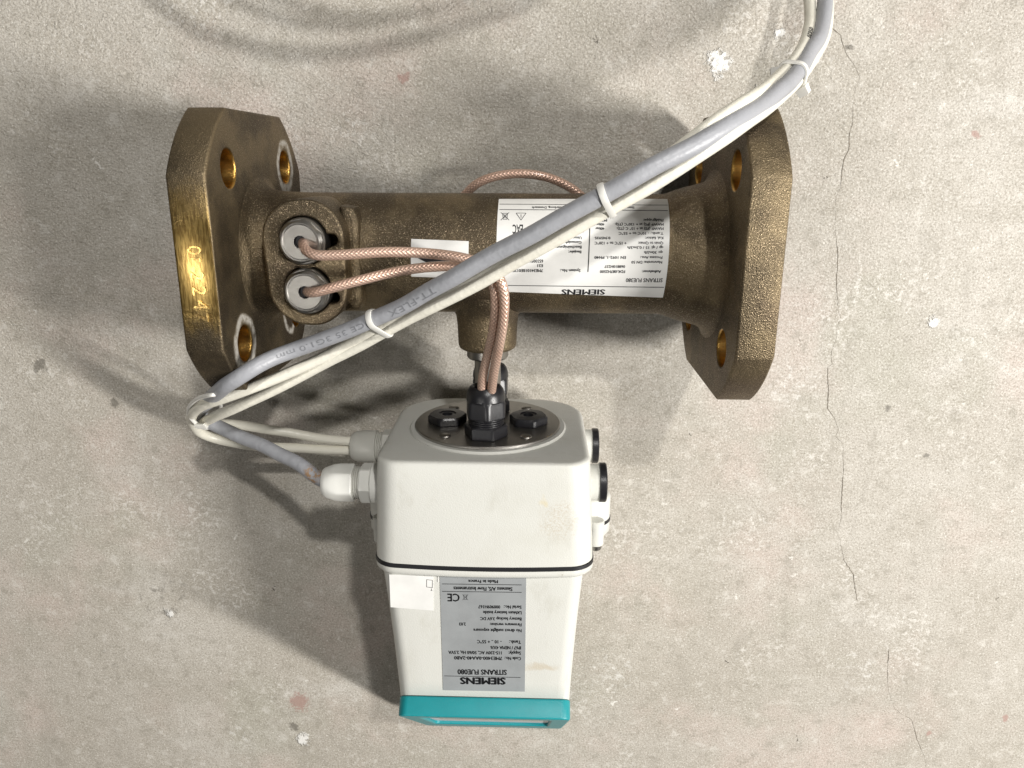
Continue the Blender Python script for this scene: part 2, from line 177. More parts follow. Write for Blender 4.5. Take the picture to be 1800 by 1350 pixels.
def m_bronze(name, rings=(), smooth=0., ground=None):
    """sand-cast bronze: brown skin with brassy grains; rings = chalky deposits round bolt holes; ground = height above which the skin is ground bright"""
    g = NT(name); o = g.obj()
    patch = g.step(g.noise(o, 26, 4, .6), .40, .62)
    grain = g.noise(o, 1500, 3, .62)
    c = g.mix(patch, (.106, .084, .056), (.225, .176, .108))
    c = g.mix(g.step(g.noise(g.add(o, (1, 2, 3)), 14, 3), .5, .66, 0, .7), c, (.15, .112, .08))
    spark = g.step(grain, .54, .70, 0, .60 - smooth * .4)
    c = g.mix(spark, c, (.54, .43, .285))
    ro = g.math('ADD', g.step(grain, .4, .7, .56, .32), .06 * smooth)
    me = 0.97
    if ground:
        sep = g.n('ShaderNodeSeparateXYZ'); g.put(o, sep.inputs[0])
        z = g.step(sep.outputs[2], ground - .0006, ground - .0001)
        ys = g.math('ADD', sep.outputs[1], g.math('MULTIPLY', g.math('SUBTRACT', g.noise(o, 60, 4, .7), .5), .022))
        z = g.math('MULTIPLY', z, g.math('MULTIPLY', g.step(ys, -.034, -.016), g.step(ys, .012, .041, 1, 0)))
        streak = g.noise(g.scale(o, (1, .12, 1)), 1200, 3, .6)
        gc = g.mix(g.step(streak, .38, .62), (.30, .19, .060), (.60, .41, .14))
        gc = g.mix(g.step(g.noise(o, 90, 4, .65), .56, .74, 0, .7), gc, (.09, .065, .035))
        c = g.mix(z, c, gc); ro = g.math('ADD', g.math('MULTIPLY', ro, g.math('SUBTRACT', 1., z)), g.math('MULTIPLY', z, .28))
    if rings:
        wv = g.add(o, g.mul(g.add(g.n_color(o, 90), (-.5, -.5, -.5)), (.0, .006, .006)))
        f = None
        for y, z_, r, wd in rings:
            k = g.mul(wv, (0, 1, 1)); dd = g.dist(k, (0, y, z_))
            up = g.math('ABSOLUTE', g.math('SUBTRACT', dd, r))
            q = g.step(up, wd * .2, wd, 1, 0); f = q if f is None else g.math('MAXIMUM', f, q)
        f = g.math('MULTIPLY', f, g.step(g.noise(o, 240, 4, .7), .30, .55, .25, .85))
        c = g.mix(f, c, (.44, .42, .38)); me = g.math('SUBTRACT', .97, g.math('MULTIPLY', f, .97)); ro = g.math('ADD', ro, g.math('MULTIPLY', f, .3))
    h = g.math('ADD', grain, g.math('MULTIPLY', g.noise(o, 520, 2), .7))
    if ground: h = g.math('ADD', g.math('MULTIPLY', h, g.math('SUBTRACT', 1., g.math('MULTIPLY', z, .985))), g.math('MULTIPLY', g.math('MULTIPLY', streak, z), .03))
    return g.set(c, ro, me, g.bump(h, .00043 * (1 - smooth * .6)))

def m_housing():
    g = NT('white_housing'); o = g.obj()
    c = g.mix(g.step(g.noise(o, 22, 5, .65), .45, .72, 0, .6), (.615, .615, .575), (.565, .56, .51))
    wob = g.add(o, g.mul(g.add(g.n_color(o, 110), (-.5, -.5, -.5)), (.014, .014, .0)))
    f = g.step(g.dist(wob, (.041, -.130, .1235)), .004, .0145, .5, 0)          # scuffed brown patch
    f = g.math('MULTIPLY', f, g.step(g.noise(o, 900, 3, .7), .40, .62))
    c = g.mix(f, c, (.46, .39, .29))
    f = g.step(g.dist(wob, (.0335, -.1185, .1235)), .0005, .003, .55, 0); c = g.mix(f, c, (.62, .53, .33))
    f = g.step(g.dist(g.mul(wob, (.25, 1, 1)), (.0085, -.2215, .1165)), .0005, .0035, .55, 0); c = g.mix(f, c, (.50, .42, .30))
    gr = g.math('MULTIPLY', g.step(g.noise(g.scale(o, (1, .5, 1.6)), 48, 5, .7), .54, .72, 0, .45), 1.); c = g.mix(gr, c, (.50, .49, .435))
    sw = g.step(g.noise(g.scale(g.add(o, (4, 0, 0)), (1, .25, .25)), 420, 3, .6), .63, .72, 0, .35); c = g.mix(sw, c, (.55, .54, .50))
    spk = g.step(g.vor(o, 130), .05, .075, .55, 0)
    c = g.mix(g.math('MULTIPLY', spk, g.step(g.noise(o, 40, 2), .58, .64)), c, (.36, .33, .27))
    return g.set(c, .42, 0., g.bump(g.noise(o, 1500, 2), .00012), Specular_IOR_Level=.4)

def m_braid():
    g = NT('copper_braid'); u = g.uv(); sep = g.n('ShaderNodeSeparateXYZ'); g.put(u, sep.inputs[0])
    a = g.math('MULTIPLY', sep.outputs[0], 2 * PI / .0021); b = g.math('MULTIPLY', sep.outputs[1], 2 * PI * 8)
    s1 = g.math('SINE', a); s2 = g.math('SINE', b)
    h = g.math('MULTIPLY', s1, s2)
    hi = g.step(h, .0, .7)
    c = g.mix(hi, (.62, .42, .33), (.80, .575, .455))
    c = g.mix(g.step(g.noise(g.obj(), 60, 3), .45, .7, 0, .35), c, (.52, .30, .21))
    return g.set(c, .40, .55, g.bump(h, .00013), Coat_Weight=.6, Coat_Roughness=.18)

def m_sheath(name, col, dirt, rough, rust=None):
    g = NT(name); o = g.obj()
    st = g.noise(g.scale(o, (1, 1, 1)), 130, 5, .7)
    c = g.mix(g.step(g.noise(o, 45, 4, .65), .5, .75, 0, .6), col, tuple(x * .84 for x in col))
    c = g.mix(g.step(st, .60, .74, 0, .55), c, dirt)
    if rust: c = g.mix(g.math('MULTIPLY', g.step(g.dist(o, rust), .003, .0085, .9, 0), g.step(g.noise(o, 320, 3, .7), .42, .58)), c, (.33, .19, .085))
    return g.set(c, rough, 0., g.bump(g.noise(o, 220, 3), .0004))

M = {}
M['concrete'] = m_floor()
M['crack'] = plain('crack_dark', (.27, .235, .19), .9, mott=.5, mscale=300)
M['bronze'] = m_bronze('cast_bronze')
M['bronze_smooth'] = m_bronze('cast_bronze_smooth', smooth=.8)
M['brass'] = plain('machined_brass', (.52, .31, .085), .33, 1., .00010, 2500, .55, 170)
M['steel'] = plain('stainless_steel', (.33, .315, .29), .34, 1., .00004, 3000, .15)
M['cap_steel'] = plain('turned_steel', (.35, .335, .31), .36, 1., .00005, 3000, .2)
M['plate'] = plain('brushed_steel_plate', (.40, .385, .36), .38, 1., .00005, 4000, .25, 40)
M['housing'] = m_housing()
M['gland_white'] = plain('white_plastic', (.72, .72, .68), .38, mott=.06)
M['gland_dim'] = plain('grey_white_plastic', (.55, .545, .50), .42, mott=.08)
M['black'] = plain('black_plastic', (.012, .012, .014), .33, grain=.00005)
M['rubber'] = plain('black_rubber', (.010, .010, .012), .5)
M['teal'] = plain('teal_plastic', (.010, .270, .300), .40, grain=.00008, gscale=2500, mott=.08)
M['panel'] = plain('display_panel', (.62, .62, .66), .3)
M['lcd'] = plain('lcd_glass', (.10, .115, .095), .12)
M['paper'] = plain('white_sticker', (.79, .785, .76), .38, mott=.10, mscale=50)
M['foil'] = plain('silver_sticker', (.43, .45, .46), .42, .35, mott=.16, mscale=45)
M['ink'] = plain('black_ink', (.015, .015, .017), .5)
M['ink_grey'] = plain('worn_ink', (.20, .205, .22), .6)
M['braid'] = m_braid()
M['grey'] = m_sheath('grey_sheath', (.33, .338, .362), (.235, .23, .23), .42, CT['rust'])
M['white'] = m_sheath('white_sheath', (.76, .735, .64), (.52, .49, .42), .36)
M['tie'] = plain('white_nylon', (.74, .73, .69), .35)
M['dark'] = plain('recess_black', (.015, .013, .012), .6)

# ------------------------------------------------------------------ builders
def link(name, me, mat, parent=None, smooth=40):
    o = bpy.data.objects.new(name, me); COL.objects.link(o)
    for m in (mat if isinstance(mat, (list, tuple)) else [mat]): me.materials.append(M[m])
    if smooth:
        me.shade_smooth(); me.set_sharp_from_angle(angle=math.radians(smooth))
    if parent: o.parent = parent
    return o
def from_data(verts, faces, uvs=None):
    me = bpy.data.meshes.new('mesh'); me.from_pydata([tuple(v) for v in verts], [], faces)
    if uvs:
        l = me.uv_layers.new(name='uv').data
        for poly in me.polygons:
            for li, k in zip(poly.loop_indices, range(poly.loop_total)): l[li].uv = uvs[poly.index][k]
    me.validate(); me.update(); return me
def join(parts):
    V, F = [], []
    for v, f in parts:
        n = len(V); V += v; F += [tuple(i + n for i in q) for q in f]
    return V, F
def basis(d):
    d = Vector(d).normalized(); a = Vector((0, 0, 1)) if abs(d.z) < .9 else Vector((1, 0, 0))
    x = a.cross(d).normalized(); return x, d.cross(x), d
def turned(profile, origin, axis, n=48, turn=0.):
    """rings along an axis: (t, r) round, or (t, across_flats, r_max) hexagonal with turned corners"""
    x, y, z = basis(axis); o = Vector(origin); V, F = [], []
    for pr in profile:
        for k in range(n):
            a = 2 * PI * k / n
            if len(pr) == 2: r = pr[1]
            else:
                w = (a + turn) % (PI / 3) - PI / 6; r = min(pr[1] / 2 / math.cos(w), pr[2])
            V.append(o + z * pr[0] + (x * math.cos(a) + y * math.sin(a)) * r)
    m = len(profile)
    for i in range(m - 1):
        for k in range(n):
            k2 = (k + 1) % n; F.append((i * n + k, i * n + k2, (i + 1) * n + k2, (i + 1) * n + k))
    F.append(tuple(reversed(range(n)))); F.append(tuple(range((m - 1) * n, m * n)))
    return V, F
def rrect(cx, cz, hx, hz, r, y, crown=0., slope=0., nc=7, nx=9, rb=None):
    """rounded rectangle in a y = const plane, top side crowned; slope leans the bottom towards -y"""
    P = []
    for sx, sz, a0 in ((1, 1, 0), (-1, 1, PI / 2), (-1, -1, PI), (1, -1, 1.5 * PI)):
        if sz == -1 and rb: r = rb
        for k in range(nc + 1):
            a = a0 + PI / 2 * k / nc
            P.append((cx + sx * (hx - r) + r * math.cos(a), cz + sz * (hz - r) + r * math.sin(a)))
        if sx == 1 and sz == 1:
            for k in range(1, nx): P.append((cx + (hx - r) * (1 - 2 * k / nx), cz + hz))
    out = []
    for x, z in P:
        if crown and z > cz: z = z - crown * ((x - cx) / hx) ** 2 * (z - cz) / hz
        out.append(Vector((x, y - slope * (cz + hz - z), z)))
    return out
def loft(secs):
    n = len(secs[0]); V = [v for s in secs for v in s]; F = []
    for i in range(len(secs) - 1):
        for k in range(n):
            k2 = (k + 1) % n; F.append((i * n + k, (i + 1) * n + k, (i + 1) * n + k2, i * n + k2))
    F.append(tuple(range(n))); F.append(tuple(reversed(range((len(secs) - 1) * n, len(secs) * n))))
    return V, F
def catmull(P, step=.0035):
    P = [Vector(p) for p in P]; P = [P[0] * 2 - P[1]] + P + [P[-1] * 2 - P[-2]]; out = []
    for i in range(1, len(P) - 2):
        a, b, c, d = P[i - 1:i + 3]; n = max(2, int((c - b).length / step))
        ta = max((b - a).length, 1e-6) ** .5; tb = max((c - b).length, 1e-6) ** .5; tc = max((d - c).length, 1e-6) ** .5
        m1 = ((b - a) / ta - (c - a) / (ta + tb) + (c - b) / tb) * tb; m2 = ((c - b) / tb - (d - b) / (tb + tc) + (d - c) / tc) * tb
        for k in range(n):
            t = k / n; out.append(b * (2 * t**3 - 3 * t**2 + 1) + m1 * (t**3 - 2 * t**2 + t) + c * (3 * t**2 - 2 * t**3) + m2 * (t**3 - t**2))
    out.append(P[-2]); return out
def relax(Q, n):
    Q = [q.copy() for q in Q]
    for _ in range(n): Q = [Q[0]] + [Q[i] * .5 + (Q[i - 1] + Q[i + 1]) * .25 for i in range(1, len(Q) - 1)] + [Q[-1]]
    return Q
def tube(Q, r, n=14):
    """round tube along points, with uv = (metres along, turns round)"""
    V, F, UV = [], [], []; L = 0.; t0 = (Q[1] - Q[0]).normalized(); x = basis(t0)[0]; ls = []
    for i, q in enumerate(Q):
        t = (Q[min(i + 1, len(Q) - 1)] - Q[max(i - 1, 0)]).normalized()
        x = (x - t * x.dot(t)).normalized(); y = t.cross(x)
        if i: L += (q - Q[i - 1]).length
        ls.append(L)
        rr = r(i / (len(Q) - 1)) if callable(r) else r
        for k in range(n):
            a = 2 * PI * k / n; V.append(q + (x * math.cos(a) + y * math.sin(a)) * rr)
    for i in range(len(Q) - 1):
        for k in range(n):
            k2 = (k + 1) % n; F.append((i * n + k, i * n + k2, (i + 1) * n + k2, (i + 1) * n + k))
            UV.append(((ls[i], k / n), (ls[i], (k + 1) / n), (ls[i + 1], (k + 1) / n), (ls[i + 1], k / n)))
    F.append(tuple(reversed(range(n)))); UV.append(((0, 0),) * n); F.append(tuple(range(len(V) - n, len(V)))); UV.append(((0, 0),) * n)
    return from_data(V, F, UV)
def outline_solid(loops, depth, bevel, res=2):
    """a flat outline with holes, extruded to depth (centred) with rounded edges -> mesh in local xy"""
    c = bpy.data.curves.new('outline', 'CURVE'); c.dimensions = '2D'; c.fill_mode = 'BOTH'
    c.extrude = depth / 2 - bevel; c.bevel_depth = bevel; c.offset = -bevel; c.bevel_resolution = res
    for lp in loops:
        s = c.splines.new('POLY'); s.points.add(len(lp) - 1); s.use_cyclic_u = True
        for q, (x, y) in zip(s.points, lp): q.co = (x, y, 0, 1)
    return curve_mesh(c)
def curve_mesh(c):
    o = bpy.data.objects.new('tmp', c); COL.objects.link(o)
    me = bpy.data.meshes.new_from_object(o.evaluated_get(bpy.context.evaluated_depsgraph_get()))
    bpy.data.objects.remove(o); bpy.data.curves.remove(c); return me
def circle(cx, cy, r, n=32): return [(cx + r * math.cos(2 * PI * k / n), cy + r * math.sin(2 * PI * k / n)) for k in range(n)]
_T = {}
def glyphs(s, bold=0., extrude=0.):
    """text as flat faces scaled so that width runs 0..1 and cap height is 1"""
    key = (s, bold, extrude)
    if key not in _T:
        c = bpy.data.curves.new('txt', 'FONT'); c.body = s; c.size = 1; c.resolution_u = 2; c.extrude = extrude; c.fill_mode = 'BOTH'
        me = curve_mesh(c); V = [v.co.copy() for v in me.vertices]; F = [tuple(p.vertices) for p in me.polygons]; bpy.data.meshes.remove(me)
        if bold and not extrude:                      # heavier strokes: shifted copies of the outline faces
            V0, F0 = V, F; V, F = [], []
            for dx, dy in ((-1, 0), (1, 0), (0, -.6), (0, .6)):
                F += [tuple(i + len(V) for i in f) for f in F0]; V += [v + Vector((dx * bold, dy * bold, 0)) for v in V0]
        x0 = min(v.x for v in V); x1 = max(v.x for v in V)
        _T[key] = ([((v.x - x0) / (x1 - x0), v.y / .70, v.z) for v in V], F)
    return _T[key]
def thing(name, label, cat, loc=(0, 0, 0), group=None):
    o = bpy.data.objects.new(name, None); COL.objects.link(o); o.location = loc; o.empty_display_size = .02
    o['label'] = label; o['category'] = cat
    if group: o['group'] = group
    return o
def tag(o, label, cat, group=None):
    o['label'] = label; o['category'] = cat
    if group: o['group'] = group
    return o

# ------------------------------------------------------------------ floor
n = 40
V = [(-2.5 + 5 * i / n, -2.5 + 5 * j / n, 0) for j in range(n + 1) for i in range(n + 1)]
F = [(j * (n + 1) + i, j * (n + 1) + i + 1, (j + 1) * (n + 1) + i + 1, (j + 1) * (n + 1) + i) for j in range(n) for i in range(n)]
floor = link('floor', from_data(V, F), 'concrete'); floor['kind'] = 'structure'
def crack(path, w):
    Q = [Vector((x, y, 0)) for x, y, _ in path]; P = []
    for a, b in zip(Q, Q[1:]):
        m = max(1, int((b - a).length / .002))
        for k in range(m): P.append(a.lerp(b, k / m) + Vector((random.gauss(0, .00013), random.gauss(0, .00013), 0)))
    V, F = [], []
    for i, q in enumerate(P):
        t = (P[min(i + 1, len(P) - 1)] - P[max(i - 1, 0)]).normalized(); s = Vector((-t.y, t.x, 0))
        f = w * (.35 + .9 * random.random()) * (.2 + .8 * (.5 + .5 * math.sin(i * .19 + 1)))
        V += [q + s * f + Vector((0, 0, .0002)), q - s * f + Vector((0, 0, .0002))]
        if i: F.append((2 * i - 2, 2 * i - 1, 2 * i + 1, 2 * i))
    o = link('crack', from_data(V, F), 'crack', floor, 0)
crack(CRACK, .00024); crack(CRACK2, .00018)

# ------------------------------------------------------------------ flow meter
FM = thing('flow_meter', 'bronze flanged flow meter with white transmitter box lying on the concrete', 'flow meter')
AX_Y, AX_Z, RP = -.0015, .0687, .031
HALF, TH, DF, AF_, HOLE = .135, .0178, .0687, .0391, .0417
def flange_outline(m=14):
    R = math.hypot(DF, AF_); P = []
    for q in range(4):
        a0 = q * PI / 2; half = math.atan2(AF_, DF)
        for k in range(m + 1):
            a = a0 + half + (PI / 2 - 2 * half) * k / m
            P.append((R * math.cos(a), R * math.sin(a)))
    return P
def flange(side, mats, label=None):
    loops = [flange_outline()] + [circle(sx * HOLE, sy * HOLE, .0088) for sx in (-1, 1) for sy in (-1, 1)]
    me = outline_solid(loops, TH, .0012)
    # local x,y -> world y,z ; local z -> world x
    cx = side * (HALF - TH / 2)
    for v in me.vertices: v.co = Vector((cx + v.co.z, v.co.x, v.co.y + DF))
    me.flip_normals() if False else None
    o = link('flange', me, mats, FM, 35)
    for p in me.polygons:
        c = p.center; r = min(math.hypot(c.y - sx * HOLE, c.z - DF - sy * HOLE) for sx in (-1, 1) for sy in (-1, 1))
        if r < .0094 and abs(p.normal.x) < .75: p.material_index = 1
        elif side * (c.x - cx) > TH / 2 - .0002: p.material_index = 1
    f = link('raised_face', from_data(*turned([(0, .051), (.0025, .051), (.0028, .0505), (.0028, .026), (-.01, .026)], (side * HALF, 0, DF), (side, 0, 0), 64)), 'brass', o, 35)
    if label: o['label'] = label
    return o
M['bronze_left'] = m_bronze('cast_bronze_deposits', rings=((HOLE, AX_Z - HOLE, .0122, .0034), (-HOLE, AX_Z + HOLE, .0122, .0036), (-.0405, AX_Z - .030, .010, .003)), smooth=.35, ground=2 * DF)
fl_left = flange(-1, ['bronze_left', 'brass'], 'flange with chalky rings round its bolt holes and cast digits')
fl_right = flange(1, ['bronze', 'brass'], 'flange under the grey cable')
# pipe with hubs
prof = [(-.118, .0465), (-.1168, .0420), (-.1148, .0388), (-.112, .0370), (-.107, .0356), (-.102, .0344), (-.097, .0328), (-.094, .0316), (-.0915, RP)]
prof += [(-.05 + .01 * k, RP) for k in range(0, 11)]
prof += [(-t, r) for t, r in reversed(prof[:9])]
prof[:9] = [(-.118, .043), (-.1168, .0370), (-.1148, .0340), (-.112, .0324), (-.107, .0316), (-.102, .0313), (-.097, .0312), (-.094, .0311), (-.0915, RP)]
pipe = link('pipe', from_data(*turned(prof, (0, AX_Y, AX_Z), (1, 0, 0), 72)), 'bronze', FM, 60)
# boss for the stem
link('neck_boss', from_data(*turned([(.020, .0235), (.0265, .0205), (.0295, .0182), (.033, .0168), (.038, .0162), (.049, .0158), (.0505, .0152), (.0513, .0140), (.0513, .009)], (.0005, AX_Y, AX_Z), (0, -1, 0), 56)), 'bronze', FM, 50)
link('collar', from_data(*turned([(.0513, .0113), (.0558, .0113), (.0567, .0106), (.0567, .0073)], (.0005, AX_Y, AX_Z), (0, -1, 0), 48)), 'steel', FM, 35)
link('stem', from_data(*turned([(.05, .0072), (.0965, .0072)], (.0005, AX_Y, AX_Z), (0, -1, 0), 40)), 'steel', FM, 35)
# sensor pad with two keyhole bores
CAPS = ((-.0837, .0089), (-.0832, -.0147))
def keyhole(cx, cy, R, dx, dy, r, n=64):
    P = []
    dd = math.hypot(dx, dy); a1 = math.atan2(dy, dx)
    for k in range(n):
        a = 2 * PI * k / n; q = R; w = a - a1; s = dd * math.sin(w)
        if abs(s) < r and math.cos(w) > 0: q = max(R, dd * math.cos(w) + math.sqrt(r * r - s * s))
        P.append((cx + q * math.cos(a), cy + q * math.sin(a)))
    return P
def pad_outline():
    P = []
    x0, x1, y0, y1, r = -.1037, -.0644, -.0319, .0281, .0186
    for cx, cy, a0 in ((x1 - r * .9, y1 - r, 0), (x0 + r, y1 - r, PI / 2), (x0 + r + .0012, y0 + r, PI), (x1 - r * .9, y0 + r, 1.5 * PI)):
        rr = r * .9 if a0 in (0, 1.5 * PI) else r
        for k in range(13): P.append((cx + rr * math.cos(a0 + PI / 2 * k / 12), cy + (r if True else rr) * math.sin(a0 + PI / 2 * k / 12)))
    return P
me = outline_solid([pad_outline(), keyhole(*CAPS[0], .0115, .0132, .0004, .0030), keyhole(*CAPS[1], .0115, .0122, -.0035, .0028)], .040, .0013)
for v in me.vertices: v.co.z += .113 - .020
pad = link('sensor_pad', me, 'bronze', FM, 40)
# fillet step where the pad runs out into the pipe
me = outline_solid([[(-.0690, -.0275), (-.0622, -.0265), (-.0600, -.022), (-.0600, .018), (-.0622, .0235), (-.0690, .0245)]], .026, .0030, 4)
for v in me.vertices: v.co.z += .1008 - .013
link('pad_step', me, 'bronze', pad, 50)
for i, (cx, cy) in enumerate(CAPS):
    link('bore_floor', from_data(*turned([(0, .0172), (.001, .0172)], (cx + (.0 if i else .0), cy, .0965), (0, 0, 1), 32)), 'dark', pad, 0) if False else None
    cap = link('transducer_cap', from_data(*turned([(0, .0110), (.0105, .0110), (.0112, .0105), (.0113, .0100)], (cx, cy, .1045), (0, 0, 1), 56)), 'cap_steel', FM, 30)
    link('hex_head', from_data(*turned([(0, .0196, .0104), (.0016, .0196, .0104), (.0030, .0186, .0090), (.0031, .0083), (.0028, .0080), (.0028, .0030), (-.002, .0029)], (cx, cy, .1158), (0, 0, 1), 72, .3 + i)), 'cap_steel', cap, 25)
    link('cable_seal', from_data(*turned([(0, .0030), (.0002, .0030)], (cx, cy, .1168), (0, 0, 1), 24)), 'rubber', cap, 0)
# underside pad and caps, out of sight but holding up the second pair of cables
me = outline_solid([pad_outline()], .03, .0013)
for v in me.vertices: v.co.z += .0312 + .015
link('sensor_pad', me, 'bronze', FM, 40)

def on_pipe(x, th, r): return Vector((x, AX_Y + r * math.sin(th), AX_Z + r * math.cos(th)))
def pipe_sheet(name, q, r, mat, parent, nth=24, nx=8):
    (xa, ta), (xb, tb), (xc, tc), (xd, td) = q; V, F = [], []
    for j in range(nth + 1):
        for i in range(nx + 1):
            u, w = i / nx, j / nth
            x = (xa * (1 - u) + xb * u) * (1 - w) + (xd * (1 - u) + xc * u) * w; t = (ta * (1 - u) + tb * u) * (1 - w) + (td * (1 - u) + tc * u) * w
            V.append(on_pipe(x, t, r))
    m = len(V)
    V += [on_pipe(v.x, math.atan2(v.y - AX_Y, v.z - AX_Z), r - .00018) for v in V[:m]]
    for j in range(nth):
        for i in range(nx):
            a = j * (nx + 1) + i; F.append((a, a + nx + 1, a + nx + 2, a + 1)); 
    ring = [i for i in range(nx + 1)] + [j * (nx + 1) + nx for j in range(1, nth + 1)] + [nth * (nx + 1) + i for i in range(nx - 1, -1, -1)] + [j * (nx + 1) for j in range(nth - 1, 0, -1)]
    for a, b in zip(ring, ring[1:] + ring[:1]): F.append((a, b, b + m, a + m))
    return link(name, from_data(V, F), mat, parent, 30)
def strip_pipe(e, w, r):
    x0, t0, x1, t1 = e; a, b = Vector((x0, t0 * RP)), Vector((x1, t1 * RP)); d = (b - a); s = Vector((-d.y, d.x)).normalized() * w / 2; V, F = [], []
    n = max(1, int(d.length / .002))
    for k in range(n + 1):
        p = a + d * (k / n)
        for q in (p + s, p - s): V.append(on_pipe(q.x, q.y / RP, r))
        if k: F.append((2 * k - 2, 2 * k - 1, 2 * k + 1, 2 * k))
    return V, F
lab = pipe_sheet('rating_label', PIPE_LABEL, RP + .0003, 'paper', FM, 40, 12); lab['label'] = 'large white printed label wrapped on the pipe'
parts = []
RT = RP + .00036
for s, x0, x1, t0, t1, h, bold in PIPE_TEXT:
    gv, gf = glyphs(s, bold)
    parts.append(([on_pipe(x0 + (x1 - x0) * gx, t0 + (t1 - t0) * gx - h * gy, RT) for gx, gy, _ in gv], gf))
for k, e in enumerate(PIPE_RULES): parts.append(strip_pipe(e, .0004 if k < 3 else .0005, RT))
for e in PIPE_ICON: parts.append(strip_pipe(e, .0003, RT))
link('lettering', from_data(*join(parts)), 'ink', lab, 0)
st = pipe_sheet('small_label', PIPE_STICKER, RP + .0003, 'paper', FM, 12, 6); st['label'] = 'small white label under the copper cables'
o = pipe_sheet('print_bar', PIPE_STICKER_BAR, RP + .00036, 'ink', st, 3, 6)

# cast digits standing proud on top of the left flange
parts = []
for ch, y, sc in (('0', .0090, 1), ('1', .0035, .9), ('2', -.0025, 1), ('2', -.0090, 1.05), ('4', -.0155, 1.1), ('7', -.0215, 1)):
    gv, gf = glyphs(ch, .03, .08)
    wd = {'1': .0018}.get(ch, .0040) * sc
    parts.append(([Vector((-.1285 + gy * .0062 * sc, y - gx * wd, 2 * DF - .0001 + gz * .006)) for gx, gy, gz in gv], gf))
link('cast_digits', from_data(*join(parts)), 'bronze_left', fl_left, 20)

# ------------------------------------------------------------------ terminal box
BX, BZ = .0008, .0687
hz = .0548
secs = []
for inset, y in ((.0034, -.0986), (.0022, -.0987), (.0011, -.0991), (.0004, -.0998), (.0, -.1012)):
    secs.append(rrect(BX, BZ, .0546 - inset, hz - inset, max(.0125 - inset, .006), y, rb=.030 - inset))
for k in range(1, 7):
    f = k / 6; secs.append(rrect(BX, BZ, .0546 + .0030 * f, hz + .0012 * f, .0125 - .001 * f, -.1012 - .0546 * f, .0035 * f, rb=.030 - .0185 * f))
box = link('terminal_box', from_data(*loft(secs)), 'housing', FM, 50)
link('gasket', from_data(*loft([rrect(BX, BZ, .0578, hz + .0012, .0115, -.1557, .0035), rrect(BX, BZ, .0581, hz + .0015, .0115, -.1560, .0035), rrect(BX, BZ, .0581, hz + .0015, .0115, -.1580, .0035), rrect(BX, BZ, .0578, hz + .0012, .0115, -.1583, .0035)])), 'rubber', FM, 40)
for s in (-1, 1):
    ex, ez, er = BX + s * .0585, .0605, .0128
    ear = link('ear', from_data(*turned([(0, .0108), (.001, .0122), (.002, er), (.0148, er)], (ex, -.1412, ez), (0, -1, 0), 40)), 'housing', box, 40)
    link('ear_gasket', from_data(*turned([(0, er + .0004), (.0020, er + .0004)], (ex, -.1560, ez), (0, -1, 0), 40)), 'rubber', ear, 40)
    link('ear_foot', from_data(*turned([(0, er), (.0065, er), (.0078, er - .001), (.0082, er - .003)], (ex, -.1580, ez), (0, -1, 0), 40)), 'housing', ear, 40)
    link('screw_boss', from_data(*turned([(0, .0040), (.0006, .0046), (.0150, .0044)], (BX + s * .0622, -.1515, .0765), (0, -1, 0), 28)), 'housing', ear, 40)
    link('screw', from_data(*turned([(0, .0036), (.0030, .0034), (.0038, .0026)], (BX + s * .0622, -.1664, .0765), (0, -1, 0), 20)), 'steel', ear, 30)
# mounting plate on the stem side
PL = (.0005, -.0957, .0680)
link('plate_seat', from_data(*turned([(0, .0440), (.0008, .0440), (.0016, .0432)], (PL[0], -.0990, PL[2]), (0, 1, 0), 72)), 'housing', box, 40)
plate = link('mounting_plate', from_data(*turned([(0, .0408), (.0016, .0408), (.0020, .0404)], (PL[0], -.0977, PL[2]), (0, 1, 0), 96)), 'plate', FM, 30)
for sx in (-1, 1):
    for sz in (-1, 1):
        link('screw', from_data(*turned([(0, .0033), (.0006, .0031), (.0011, .0022), (.0012, .0012)], (PL[0] + sx * .0217, PL[1], PL[2] + sz * .0245), (0, 1, 0), 24)), 'steel', plate, 40)
def thread(t0, t1, r, k=4, d=.0006):
    P = [(t0, r - d)]
    for i in range(k):
        a = t0 + (t1 - t0) * (i + .2) / k; b = t0 + (t1 - t0) * (i + .6) / k; c = t0 + (t1 - t0) * (i + .95) / k
        P += [(a, r), (b, r), (c, r - d)]
    return P
def gland(name, origin, axis, mat, s=1., turn=0., round_cap=False, tmat=None, flat=False):
    base = link(name, from_data(*turned([(0, .0198 * s, .0112 * s), (.0006, .0206 * s, .0117 * s), (.0060 * s, .0206 * s, .0117 * s), (.0068 * s, .0196 * s, .0108 * s), (.0068 * s, .008 * s)], origin, axis, 72, turn)), mat, FM, 25)
    link('thread', from_data(*turned(thread(.0066 * s, .0112 * s, .0095 * s), origin, axis, 48)), tmat or mat, base, 40)
    cap = [(.0108 * s, .0086 * s), (.0109 * s, .0192 * s, .0107 * s), (.0114 * s, .0198 * s, .0111 * s), (.0192 * s, .0198 * s, .0111 * s), (.0199 * s, .0194 * s, .0106 * s)]
    if round_cap: cap = [(.0108 * s, .0086 * s), (.0110 * s, .0106 * s), (.0200 * s, .0106 * s)]
    cap += [(.0206 * s, .0104 * s), (.0236 * s, .0101 * s), (.0260 * s, .0093 * s), (.0275 * s, .0081 * s), (.0278 * s, .0070 * s), (.0266 * s, .0060 * s), (.0225 * s, .0058 * s)]
    if flat: cap = cap[:4] + [(.0225 * s, .0196 * s, .0107 * s), (.0262 * s, .0188 * s, .0094 * s), (.0285 * s, .0084 * s), (.0290 * s, .0078 * s), (.0290 * s, .0062 * s), (.0266 * s, .0058 * s), (.0225 * s, .0056 * s)]
    link('cap_nut', from_data(*turned(cap, origin, axis, 72, turn + .25)), mat, base, 28)
    return base
